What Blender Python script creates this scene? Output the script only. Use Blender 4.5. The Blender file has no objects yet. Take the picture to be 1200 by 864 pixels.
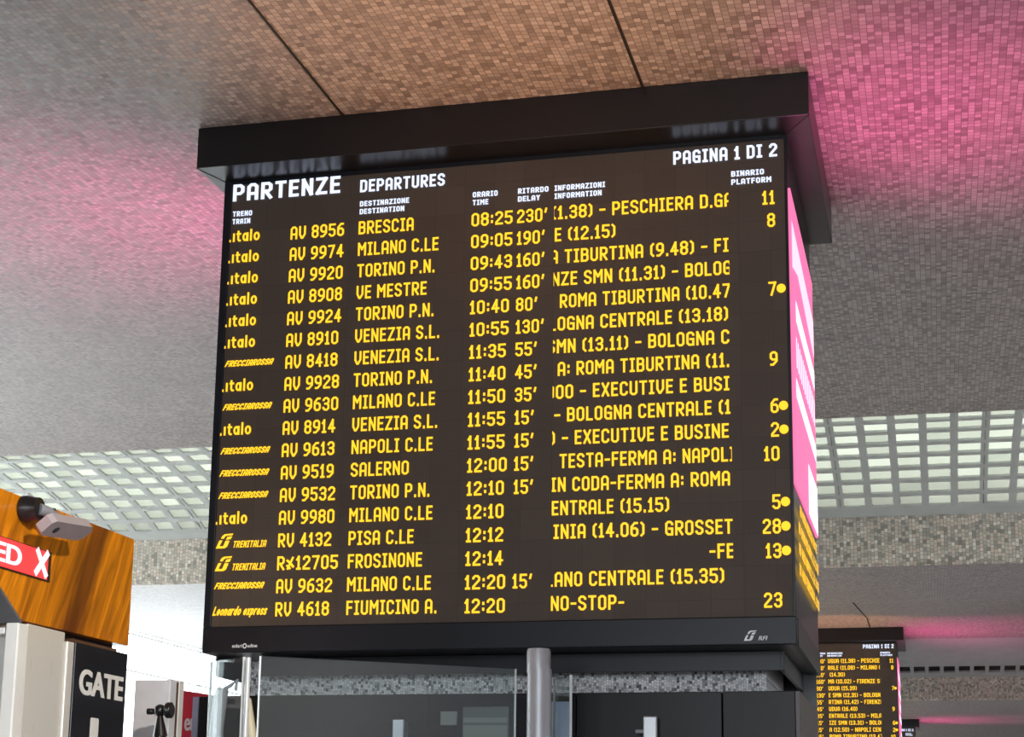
import bpy, math, random
from mathutils import Matrix, Vector

random.seed(7)
SC = bpy.context.scene
COL = SC.collection

# ------------------------------------------------------------------ camera
cam_data = bpy.data.cameras.new('camera')
cam_data.sensor_width = 36.0
cam_data.lens = 1993.67 / 1200.0 * 36.0
cam_data.shift_x = 0.0
cam_data.shift_y = (583.003 - 432.0) / 1200.0
cam_data.clip_end = 500
cam = bpy.data.objects.new('camera', cam_data)
COL.objects.link(cam)


def cam_matrix(yaw, pitch, roll, loc):
    cy, sy = math.cos(yaw), math.sin(yaw)
    cp, sp = math.cos(pitch), math.sin(pitch)
    fwd = Vector((sy * cp, cy * cp, sp))
    right = Vector((cy, -sy, 0))
    up = right.cross(fwd)
    cr, sr = math.cos(roll), math.sin(roll)
    r2 = right * cr + up * sr
    u2 = up * cr - right * sr
    m = Matrix((r2, u2, -fwd)).transposed().to_4x4()
    m.translation = loc
    return m


cam.matrix_world = cam_matrix(-0.2448, 0.2002, 0.0130, Vector((0, 0, 1.6)))
SC.camera = cam

# ------------------------------------------------------------------ world, light, exposure
SC.view_settings.view_transform = 'Standard'
SC.view_settings.look = 'None'
SC.view_settings.exposure = 0.14
SC.view_settings.gamma = 1.0
SC.view_settings.use_curve_mapping = False

W = bpy.data.worlds.new('sky')
SC.world = W
W.use_nodes = True
bg = W.node_tree.nodes['Background']
bg.inputs['Color'].default_value = (0.90, 0.96, 1.0, 1)
bg.inputs['Strength'].default_value = 6.2

PINK_STRENGTH = 1.15
AMBER_STRENGTH = 1.2
WHITE_STRENGTH = 1.1


def lamp(name, kind, loc, target, energy, color, **kw):
    d = bpy.data.lights.new(name, kind)
    d.energy = energy
    d.color = color
    for k, v in kw.items():
        setattr(d, k, v)
    o = bpy.data.objects.new(name, d)
    COL.objects.link(o)
    o.location = loc
    o.rotation_euler = (Vector(target) - Vector(loc)).to_track_quat('-Z', 'Y').to_euler()
    return o


# added unseen warm spots, imitating the boards' amber glow on the ceiling
for k_ in range(2):
    lamp('added_amber_glow', 'SPOT', (-1.95, 6.0 + 22.3 * k_, 0.6), (-1.8, 6.9 + 22.3 * k_, 5.37), 640, (1.0, 0.47, 0.20),
         spot_size=math.radians(48), spot_blend=1.0, shadow_soft_size=0.3)
# added pink spots beside the advertising screens, strengthening their glow on the ceiling
for k_ in range(3):
    dy = 22.3 * k_
    lamp('added_pink_glow', 'SPOT', (-0.40, 8.7 + dy, 3.6), (0.55, 8.5 + dy, 5.37), 215, (1.0, 0.10, 0.40),
         spot_size=math.radians(110), spot_blend=1.0, shadow_soft_size=0.35)
    lamp('added_pink_glow', 'SPOT', (-3.95, 9.2 + dy, 3.6), (-5.0, 9.3 + dy, 5.37), 170, (1.0, 0.12, 0.45),
         spot_size=math.radians(110), spot_blend=1.0, shadow_soft_size=0.35)
# assumed daylight behind the viewer, an unseen area lamp added to brighten the fronts
lamp('assumed_front_daylight', 'AREA', (1.0, -10.0, 3.2), (-1.5, 10, 3.0), 900, (0.86, 0.93, 1.0), shape='RECTANGLE', size=9.0, size_y=3.0)
# assumed unseen spot, added at the right to brighten the gate's wood and steel
lamp('assumed_gate_spot', 'SPOT', (1.5, 2.5, 4.9), (-3.6, 6.5, 2.3), 1300, (1.0, 0.93, 0.82),
     spot_size=math.radians(34), spot_blend=0.8, shadow_soft_size=0.15)


# ------------------------------------------------------------------ materials
def new_mat(name):
    m = bpy.data.materials.new(name)
    m.use_nodes = True
    nt = m.node_tree
    return m, nt, nt.nodes, nt.links, nt.nodes['Principled BSDF']


def plain(name, color, rough=0.5, metal=0.0, spec=0.5, var=0.06, scale=6.0, bump=0.0):
    m, nt, N, L, P = new_mat(name)
    tc = N.new('ShaderNodeTexCoord')
    ns = N.new('ShaderNodeTexNoise')
    ns.inputs['Scale'].default_value = scale
    ns.inputs['Detail'].default_value = 4
    L.new(tc.outputs['Object'], ns.inputs['Vector'])
    rp = N.new('ShaderNodeValToRGB')
    lo = [max(0, c * (1 - var)) for c in color]
    hi = [min(1, c * (1 + var)) for c in color]
    rp.color_ramp.elements[0].position = 0.3
    rp.color_ramp.elements[1].position = 0.7
    rp.color_ramp.elements[0].color = (*lo, 1)
    rp.color_ramp.elements[1].color = (*hi, 1)
    L.new(ns.outputs['Fac'], rp.inputs['Fac'])
    L.new(rp.outputs['Color'], P.inputs['Base Color'])
    P.inputs['Roughness'].default_value = rough
    P.inputs['Metallic'].default_value = metal
    P.inputs['Specular IOR Level'].default_value = spec
    if bump:
        b = N.new('ShaderNodeBump')
        b.inputs['Strength'].default_value = bump
        b.inputs['Distance'].default_value = 0.01
        L.new(ns.outputs['Fac'], b.inputs['Height'])
        L.new(b.outputs['Normal'], P.inputs['Normal'])
    return m


def glow(name, color, strength, base=None):
    m, nt, N, L, P = new_mat(name)
    P.inputs['Base Color'].default_value = (*(base or [c * 0.3 for c in color]), 1)
    P.inputs['Emission Color'].default_value = (*color, 1)
    P.inputs['Emission Strength'].default_value = strength
    P.inputs['Roughness'].default_value = 0.6
    return m


def mosaic(name, size, stops, plane='xy', grout=(0.16, 0.145, 0.135), gw=0.10, rough=0.5, tilt=0.16):
    """square glass-mosaic tesserae; every tile a random tone, columns staggered"""
    m, nt, N, L, P = new_mat(name)

    def math_(op, a, b=None):
        n = N.new('ShaderNodeMath')
        n.operation = op
        for i, v in enumerate((a, b)):
            if v is None:
                continue
            if isinstance(v, (int, float)):
                n.inputs[i].default_value = v
            else:
                L.new(v, n.inputs[i])
        return n.outputs[0]
    tc = N.new('ShaderNodeTexCoord')
    sp = N.new('ShaderNodeSeparateXYZ')
    L.new(tc.outputs['Object'], sp.inputs[0])
    U = math_('DIVIDE', sp.outputs['X'], size)
    V = math_('DIVIDE', sp.outputs['Y' if plane == 'xy' else 'Z'], size * 1.15)
    cu = math_('FLOOR', U)
    wn0 = N.new('ShaderNodeTexWhiteNoise')
    wn0.noise_dimensions = '1D'
    L.new(cu, wn0.inputs['W'])
    V2 = math_('ADD', V, wn0.outputs['Value'])
    cv = math_('FLOOR', V2)
    cb = N.new('ShaderNodeCombineXYZ')
    L.new(cu, cb.inputs[0])
    L.new(cv, cb.inputs[1])
    wn = N.new('ShaderNodeTexWhiteNoise')
    wn.noise_dimensions = '2D'
    L.new(cb.outputs[0], wn.inputs['Vector'])
    rp = N.new('ShaderNodeValToRGB')
    rp.color_ramp.interpolation = 'LINEAR'
    els = rp.color_ramp.elements
    while len(els) < len(stops):
        els.new(0.5)
    for i, (p_, c) in enumerate(stops):
        els[i].position = p_
        els[i].color = (*c, 1)
    L.new(wn.outputs['Value'], rp.inputs['Fac'])
    # large soft drifts in tone between batches of tiles
    ns = N.new('ShaderNodeTexNoise')
    ns.inputs['Scale'].default_value = 1.3
    L.new(tc.outputs['Object'], ns.inputs['Vector'])
    mr = N.new('ShaderNodeMapRange')
    mr.inputs['To Min'].default_value = 0.86
    mr.inputs['To Max'].default_value = 1.12
    L.new(ns.outputs['Fac'], mr.inputs['Value'])
    mx = N.new('ShaderNodeMix')
    mx.data_type = 'RGBA'
    mx.blend_type = 'MULTIPLY'
    mx.inputs[0].default_value = 1.0
    L.new(rp.outputs['Color'], mx.inputs[6])
    L.new(mr.outputs[0], mx.inputs[7])
    fu = math_('FRACT', U)
    fv = math_('FRACT', V2)
    eu = math_('LESS_THAN', fu, gw)
    ev = math_('LESS_THAN', fv, gw)
    e = math_('MAXIMUM', eu, ev)
    mg = N.new('ShaderNodeMix')
    mg.data_type = 'RGBA'
    L.new(e, mg.inputs[0])
    L.new(mx.outputs[2], mg.inputs[6])
    mg.inputs[7].default_value = (*grout, 1)
    L.new(mg.outputs[2], P.inputs['Base Color'])
    P.inputs['Roughness'].default_value = rough
    P.inputs['Specular IOR Level'].default_value = 0.35
    # every tessera is set at a slightly different angle
    if tilt:
        geo = N.new('ShaderNodeNewGeometry')
        vs = N.new('ShaderNodeVectorMath')
        vs.operation = 'SUBTRACT'
        L.new(wn.outputs['Color'], vs.inputs[0])
        vs.inputs[1].default_value = (0.5, 0.5, 0.5)
        sc = N.new('ShaderNodeVectorMath')
        sc.operation = 'SCALE'
        sc.inputs['Scale'].default_value = tilt
        L.new(vs.outputs[0], sc.inputs[0])
        ad = N.new('ShaderNodeVectorMath')
        ad.operation = 'ADD'
        L.new(geo.outputs['Normal'], ad.inputs[0])
        L.new(sc.outputs[0], ad.inputs[1])
        nm = N.new('ShaderNodeVectorMath')
        nm.operation = 'NORMALIZE'
        L.new(ad.outputs[0], nm.inputs[0])
        L.new(nm.outputs[0], P.inputs['Normal'])
    return m


REFLECTION_BAND = -0.794


def wood_mat(name):
    m, nt, N, L, P = new_mat(name)
    tc = N.new('ShaderNodeTexCoord')
    mp = N.new('ShaderNodeMapping')
    mp.vector_type = 'POINT'
    mp.inputs['Rotation'].default_value = (math.radians(24), 0, 0)
    L.new(tc.outputs['Object'], mp.inputs['Vector'])
    sc = N.new('ShaderNodeVectorMath')
    sc.operation = 'MULTIPLY'
    sc.inputs[1].default_value = (1, 22, 2.2)
    L.new(mp.outputs[0], sc.inputs[0])
    ns = N.new('ShaderNodeTexNoise')
    ns.inputs['Scale'].default_value = 1.0
    ns.inputs['Detail'].default_value = 5
    ns.inputs['Distortion'].default_value = 0.9
    L.new(sc.outputs[0], ns.inputs['Vector'])
    rp = N.new('ShaderNodeValToRGB')
    e = rp.color_ramp.elements
    e[0].position = 0.33
    e[0].color = (0.36, 0.105, 0.004, 1)
    e[1].position = 0.66
    e[1].color = (0.90, 0.30, 0.008, 1)
    L.new(ns.outputs['Fac'], rp.inputs['Fac'])
    # one broad dark reflection painted into the veneer along the grain
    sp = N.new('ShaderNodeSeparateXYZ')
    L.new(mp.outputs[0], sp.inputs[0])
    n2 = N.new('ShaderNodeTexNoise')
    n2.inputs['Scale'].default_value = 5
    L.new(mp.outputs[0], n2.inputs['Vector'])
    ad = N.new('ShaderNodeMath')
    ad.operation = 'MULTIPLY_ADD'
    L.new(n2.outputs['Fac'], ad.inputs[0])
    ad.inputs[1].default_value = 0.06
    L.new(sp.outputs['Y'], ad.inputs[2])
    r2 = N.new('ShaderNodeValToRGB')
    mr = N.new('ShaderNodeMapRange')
    mr.inputs['From Min'].default_value = REFLECTION_BAND - 0.16
    mr.inputs['From Max'].default_value = REFLECTION_BAND + 0.16
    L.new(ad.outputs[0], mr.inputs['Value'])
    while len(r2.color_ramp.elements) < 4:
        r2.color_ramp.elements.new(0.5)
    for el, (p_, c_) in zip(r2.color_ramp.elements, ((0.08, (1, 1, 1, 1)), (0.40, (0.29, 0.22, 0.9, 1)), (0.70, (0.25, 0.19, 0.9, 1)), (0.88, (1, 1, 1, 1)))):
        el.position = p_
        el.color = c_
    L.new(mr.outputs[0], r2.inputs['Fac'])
    mx = N.new('ShaderNodeMix')
    mx.data_type = 'RGBA'
    mx.blend_type = 'MULTIPLY'
    mx.inputs[0].default_value = 1
    L.new(rp.outputs['Color'], mx.inputs[6])
    L.new(r2.outputs['Color'], mx.inputs[7])
    L.new(mx.outputs[2], P.inputs['Base Color'])
    P.inputs['Roughness'].default_value = 0.28
    return m


def glass_mat(name, tint, gloss=0.10, film=0.05):
    """clear sheet: straight transmission, a thin dusty film and a mirror sheen"""
    m, nt, N, L, P = new_mat(name)
    tr = N.new('ShaderNodeBsdfTransparent')
    tr.inputs['Color'].default_value = (*tint, 1)
    gl = N.new('ShaderNodeBsdfGlossy')
    gl.inputs['Roughness'].default_value = 0.03
    df = N.new('ShaderNodeBsdfDiffuse')
    df.inputs['Color'].default_value = (0.75, 0.8, 0.85, 1)
    fr = N.new('ShaderNodeLayerWeight')
    fr.inputs['Blend'].default_value = 0.5
    pw = N.new('ShaderNodeMath')
    pw.operation = 'POWER'
    pw.inputs[1].default_value = 5.0
    L.new(fr.outputs['Facing'], pw.inputs[0])
    ad = N.new('ShaderNodeMath')
    ad.operation = 'ADD'
    ad.use_clamp = True
    ad.inputs[1].default_value = gloss
    L.new(pw.outputs[0], ad.inputs[0])
    m1 = N.new('ShaderNodeMixShader')
    L.new(ad.outputs[0], m1.inputs[0])
    L.new(tr.outputs[0], m1.inputs[1])
    L.new(gl.outputs[0], m1.inputs[2])
    m2 = N.new('ShaderNodeMixShader')
    m2.inputs[0].default_value = film
    L.new(m1.outputs[0], m2.inputs[1])
    L.new(df.outputs[0], m2.inputs[2])
    N.remove(P)
    L.new(m2.outputs[0], N['Material Output'].inputs['Surface'])
    return m


def translucent_mat(name):
    """opal panes that let the daylight above through, each a little different"""
    m, nt, N, L, P = new_mat(name)
    tl = N.new('ShaderNodeBsdfTranslucent')
    df = N.new('ShaderNodeBsdfDiffuse')
    geo = N.new('ShaderNodeNewGeometry')
    rp = N.new('ShaderNodeValToRGB')
    rp.color_ramp.elements[0].color = (0.14, 0.145, 0.113, 1)
    rp.color_ramp.elements[1].color = (0.225, 0.23, 0.185, 1)
    L.new(geo.outputs['Random Per Island'], rp.inputs['Fac'])
    L.new(rp.outputs['Color'], tl.inputs['Color'])
    df.inputs['Color'].default_value = (0.55, 0.57, 0.52, 1)
    mx = N.new('ShaderNodeMixShader')
    mx.inputs[0].default_value = 0.35
    L.new(tl.outputs[0], mx.inputs[1])
    L.new(df.outputs[0], mx.inputs[2])
    N.remove(P)
    L.new(mx.outputs[0], N['Material Output'].inputs['Surface'])
    return m


def led_mat(name):
    """unlit face of the LED modules: brown-black with fine pixel columns and faint module tiles"""
    m, nt, N, L, P = new_mat(name)
    tc = N.new('ShaderNodeTexCoord')
    br = N.new('ShaderNodeTexBrick')
    br.offset = 0
    br.inputs['Color1'].default_value = (0.092, 0.068, 0.051, 1)
    br.inputs['Color2'].default_value = (0.080, 0.058, 0.044, 1)
    br.inputs['Mortar'].default_value = (0.064, 0.047, 0.037, 1)
    br.inputs['Scale'].default_value = 1.0
    br.inputs['Brick Width'].default_value = 0.16
    br.inputs['Row Height'].default_value = 0.16
    br.inputs['Mortar Size'].default_value = 0.0015
    mp = N.new('ShaderNodeMapping')
    mp.inputs['Rotation'].default_value = (math.radians(90), 0, 0)
    L.new(tc.outputs['Object'], mp.inputs['Vector'])
    L.new(mp.outputs[0], br.inputs['Vector'])
    wv = N.new('ShaderNodeTexWave')
    wv.inputs['Scale'].default_value = 33
    wv.inputs['Distortion'].default_value = 0
    L.new(tc.outputs['Object'], wv.inputs['Vector'])
    mr = N.new('ShaderNodeMapRange')
    mr.inputs['To Min'].default_value = 0.86
    mr.inputs['To Max'].default_value = 1.1
    L.new(wv.outputs['Fac'], mr.inputs['Value'])
    mx = N.new('ShaderNodeMix')
    mx.data_type = 'RGBA'
    mx.blend_type = 'MULTIPLY'
    mx.inputs[0].default_value = 1
    L.new(br.outputs['Color'], mx.inputs[6])
    L.new(mr.outputs[0], mx.inputs[7])
    L.new(mx.outputs[2], P.inputs['Base Color'])
    P.inputs['Roughness'].default_value = 0.55
    P.inputs['Specular IOR Level'].default_value = 0.25
    return m


def brushed(name, color, rough=0.3):
    m, nt, N, L, P = new_mat(name)
    tc = N.new('ShaderNodeTexCoord')
    mp = N.new('ShaderNodeMapping')
    mp.inputs['Scale'].default_value = (60, 60, 1.2)
    L.new(tc.outputs['Object'], mp.inputs['Vector'])
    ns = N.new('ShaderNodeTexNoise')
    ns.inputs['Scale'].default_value = 3
    L.new(mp.outputs[0], ns.inputs['Vector'])
    mr = N.new('ShaderNodeMapRange')
    mr.inputs['To Min'].default_value = rough - 0.08
    mr.inputs['To Max'].default_value = rough + 0.12
    L.new(ns.outputs['Fac'], mr.inputs['Value'])
    L.new(mr.outputs[0], P.inputs['Roughness'])
    P.inputs['Base Color'].default_value = (*color, 1)
    P.inputs['Metallic'].default_value = 0.35
    return m


CEIL_STOPS = [(0.0, (0.215, 0.178, 0.172)), (0.25, (0.31, 0.26, 0.248)), (0.6, (0.395, 0.34, 0.325)), (1.0, (0.53, 0.47, 0.455))]
FASC_STOPS = [(0.0, (0.26, 0.235, 0.20)), (0.25, (0.46, 0.41, 0.34)), (0.55, (0.60, 0.55, 0.46)), (0.8, (0.66, 0.53, 0.43)), (1.0, (0.80, 0.77, 0.68))]
M = {
    'ceiling': mosaic('ceiling_mosaic', 0.034, CEIL_STOPS),
    'fascia': mosaic('beam_mosaic', 0.034, FASC_STOPS, plane='xz', gw=0.08),
    'column': mosaic('column_mosaic', 0.013, [(0.0, (0.10, 0.10, 0.105)), (0.35, (0.62, 0.63, 0.65)), (1.0, (0.95, 0.95, 0.96))], plane='xz', gw=0.08),
    'groove': plain('dark_groove', (0.012, 0.011, 0.01), 0.9),
    'floor': plain('polished_floor', (0.64, 0.61, 0.59), 0.3, var=0.12, scale=2),
    'wall': plain('painted_wall', (0.45, 0.43, 0.42), 0.7),
    'palewall': plain('pale_wall', (0.72, 0.70, 0.69), 0.7),
    'cornice': plain('black_cornice', (0.0065, 0.006, 0.007), 0.31, spec=0.5, var=0.15, scale=3),
    'endpanel': plain('warm_lit_end_panel', (0.085, 0.062, 0.054), 0.4, var=0.15, scale=3),  # pink and warm light on the kiosk end put into its colour
    'frame': plain('skylight_frame', (0.50, 0.51, 0.49), 0.5),
    'smooth': plain('smooth_grey_panel', (0.42, 0.42, 0.42), 0.5),
    'pane': translucent_mat('opal_pane'),
    'black': plain('black_sheet_metal', (0.009, 0.009, 0.011), 0.30, spec=0.4, var=0.15, scale=3),
    'bezel': plain('slate_bezel', (0.0105, 0.0115, 0.0155), 0.36, spec=0.28, var=0.15, scale=3),
    'collar': plain('dark_collar', (0.010, 0.0115, 0.0145), 0.35, spec=0.28, var=0.15),
    'led': led_mat('led_face'),
    'amber': glow('amber_led', (1.0, 0.565, 0.018), AMBER_STRENGTH),
    'white': glow('white_led', (0.72, 0.80, 1.0), WHITE_STRENGTH),
    'pink': glow('pink_screen', (0.86, 0.16, 0.36), PINK_STRENGTH),
    'pinkpale': glow('pale_pink_screen', (0.98, 0.62, 0.78), PINK_STRENGTH),
    'pinkwhite': glow('white_screen', (0.95, 0.92, 1.0), PINK_STRENGTH),
    'mark': plain('white_print', (0.86, 0.86, 0.87), 0.5),
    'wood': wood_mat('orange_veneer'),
    'steel': brushed('brushed_steel', (0.88, 0.86, 0.80), 0.30),
    'steelbox': plain('satin_steel', (0.80, 0.82, 0.88), 0.4, 0.0, var=0.1),
    'whitepaint': plain('white_enamel', (0.82, 0.82, 0.80), 0.35),
    'signblack': plain('gloss_black_sign', (0.016, 0.016, 0.02), 0.22),
    'brown': plain('brown_reflection_strip', (0.12, 0.055, 0.03), 0.5),
    'redled': glow('red_led', (1.0, 0.055, 0.06), 0.95),
    'redword': glow('pale_led', (1.0, 0.80, 0.92), 1.0),
    'greyplastic': plain('mauve_grey_plastic', (0.42, 0.37, 0.40), 0.45),
    'blackplastic': plain('black_plastic', (0.012, 0.011, 0.012), 0.3),
    'lens': plain('dark_lens', (0.004, 0.004, 0.006), 0.06),
    'pole': plain('grey_painted_pole', (0.50, 0.50, 0.52), 0.42, 0.3, var=0.08),
    'glass': glass_mat('clear_glass', (0.93, 0.97, 0.97), 0.03, 0.035),
    'facadeglass': glass_mat('facade_glass', (0.97, 1.0, 1.0), 0.0, 0.0),
    'edge': plain('pale_glass_edge', (0.72, 0.76, 0.76), 0.25),
    'clad': plain('charcoal_cladding', (0.0095, 0.009, 0.0095), 0.32, spec=0.2, var=0.15, scale=2),
    'cladbrown': plain('brown_black_cladding', (0.012, 0.0085, 0.008), 0.34, spec=0.2, var=0.15, scale=2),
    'paleblue': plain('pale_blue_board', (0.50, 0.66, 0.95), 0.5),
    'paleplate': plain('pale_blue_plate', (0.78, 0.88, 0.98), 0.4),
    'greygreen': plain('grey_green_reflection', (0.11, 0.125, 0.12), 0.35),
    'greygreenlight': plain('pale_grey_green_reflection', (0.22, 0.24, 0.22), 0.4),
    'redbanner': plain('red_banner', (0.62, 0.02, 0.045), 0.6),
    'lavender': plain('lavender_edge', (0.42, 0.44, 0.60), 0.5),
    'greytube': plain('grey_tube', (0.27, 0.28, 0.31), 0.4),
    'soffit': plain('dark_grey_soffit', (0.13, 0.135, 0.15), 0.45),
    'cream': plain('cream_tube', (0.72, 0.66, 0.47), 0.4),
    'silver': plain('silver_metal', (0.66, 0.68, 0.70), 0.3, 0.3),
    'palecladding': plain('pale_facade', (0.80, 0.84, 0.86), 0.5),
}


# ------------------------------------------------------------------ mesh helpers
class MB:
    def __init__(self):
        self.v = []
        self.f = []

    def poly(self, pts):
        i = len(self.v)
        self.v += [tuple(p) for p in pts]
        self.f.append(tuple(range(i, i + len(pts))))
        return self

    def box(self, a, b):
        x0, y0, z0 = (min(a[i], b[i]) for i in range(3))
        x1, y1, z1 = (max(a[i], b[i]) for i in range(3))
        i = len(self.v)
        self.v += [(x0, y0, z0), (x1, y0, z0), (x1, y1, z0), (x0, y1, z0), (x0, y0, z1), (x1, y0, z1), (x1, y1, z1), (x0, y1, z1)]
        self.f += [tuple(i + k for k in q) for q in ((3, 2, 1, 0), (4, 5, 6, 7), (0, 1, 5, 4), (1, 2, 6, 5), (2, 3, 7, 6), (3, 0, 4, 7))]
        return self

    def prism(self, prof, axis, a, b):
        """closed 2-D profile swept along an axis; profile coordinates are the other two axes in order"""
        def P(p, t):
            return {0: (t, p[0], p[1]), 1: (p[0], t, p[1]), 2: (p[0], p[1], t)}[axis]
        n = len(prof)
        i = len(self.v)
        self.v += [P(p, a) for p in prof] + [P(p, b) for p in prof]
        self.f.append(tuple(i + k for k in range(n)))
        self.f.append(tuple(i + n + k for k in reversed(range(n))))
        for k in range(n):
            k2 = (k + 1) % n
            self.f.append((i + k, i + n + k, i + n + k2, i + k2))
        return self

    def tube(self, pts, radii, n=20, cap=True):
        """round tube along a polyline; radii one per point"""
        pts = [Vector(p) for p in pts]
        if isinstance(radii, (int, float)):
            radii = [radii] * len(pts)
        base = len(self.v)
        ref = None
        for k, p in enumerate(pts):
            d = (pts[min(k + 1, len(pts) - 1)] - pts[max(k - 1, 0)])
            if d.length < 1e-9:
                d = Vector((0, 0, 1))
            d.normalize()
            if ref is None:
                ref = d.orthogonal().normalized()
            ref = (ref - d * ref.dot(d)).normalized()
            s = d.cross(ref)
            for j in range(n):
                a = 2 * math.pi * j / n
                self.v.append(tuple(p + (ref * math.cos(a) + s * math.sin(a)) * radii[k]))
        for k in range(len(pts) - 1):
            for j in range(n):
                j2 = (j + 1) % n
                self.f.append((base + k * n + j, base + k * n + j2, base + (k + 1) * n + j2, base + (k + 1) * n + j))
        if cap:
            for off, rev in ((base, True), (base + (len(pts) - 1) * n, False)):
                i = len(self.v)
                self.v += self.v[off:off + n]
                self.f.append(tuple(i + j for j in (reversed(range(n)) if rev else range(n))))
        return self

    def slab(self, pts, thick):
        """quad sheet with thickness along its normal"""
        a, b, c = Vector(pts[0]), Vector(pts[1]), Vector(pts[-1])
        nrm = (b - a).cross(c - a).normalized() * thick
        lo = [Vector(p) for p in pts]
        hi = [p + nrm for p in lo]
        i = len(self.v)
        n = len(lo)
        self.v += [tuple(p) for p in lo] + [tuple(p) for p in hi]
        self.f.append(tuple(i + k for k in reversed(range(n))))
        self.f.append(tuple(i + n + k for k in range(n)))
        for k in range(n):
            k2 = (k + 1) % n
            self.f.append((i + k, i + k2, i + n + k2, i + n + k))
        return self

    def build(self, name, mat, parent=None, bevel=0.0, smooth=False, fix=True):
        org = Vector((0, 0, 0))
        p = parent
        while p is not None:
            org += Vector(p.location)
            p = p.parent
        me = bpy.data.meshes.new(name)
        me.from_pydata([tuple(Vector(q) - org) for q in self.v], [], self.f)
        if fix:
            import bmesh
            b = bmesh.new()
            b.from_mesh(me)
            bmesh.ops.recalc_face_normals(b, faces=b.faces)
            b.to_mesh(me)
            b.free()
        me.materials.append(mat)
        if smooth:
            for f in me.polygons:
                f.use_smooth = len(f.vertices) == 4
        o = bpy.data.objects.new(name, me)
        COL.objects.link(o)
        if parent is not None:
            o.parent = parent
        if bevel:
            bv = o.modifiers.new('bevel', 'BEVEL')
            bv.width = bevel
            bv.segments = 2
            bv.limit_method = 'ANGLE'
        return o


def tag(o, label, cat, group=None):
    o['label'] = label
    o['category'] = cat
    if group:
        o['group'] = group
    return o


def thing(name, loc, label, cat, group=None):
    o = bpy.data.objects.new(name, None)
    o.empty_display_size = 0.1
    COL.objects.link(o)
    o.location = loc
    return tag(o, label, cat, group)


def struct(o):
    o['kind'] = 'structure'
    return o


# ------------------------------------------------------------------ stroke lettering
WS = 2.7


def G(w, *st):
    return (w, [list(s) for s in st])


def arc(cx, cy, rx, ry, a0, a1, n=6):
    return [(cx + rx * math.cos(math.radians(a0 + (a1 - a0) * i / n)), cy + ry * math.sin(math.radians(a0 + (a1 - a0) * i / n))) for i in range(n + 1)]


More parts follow.
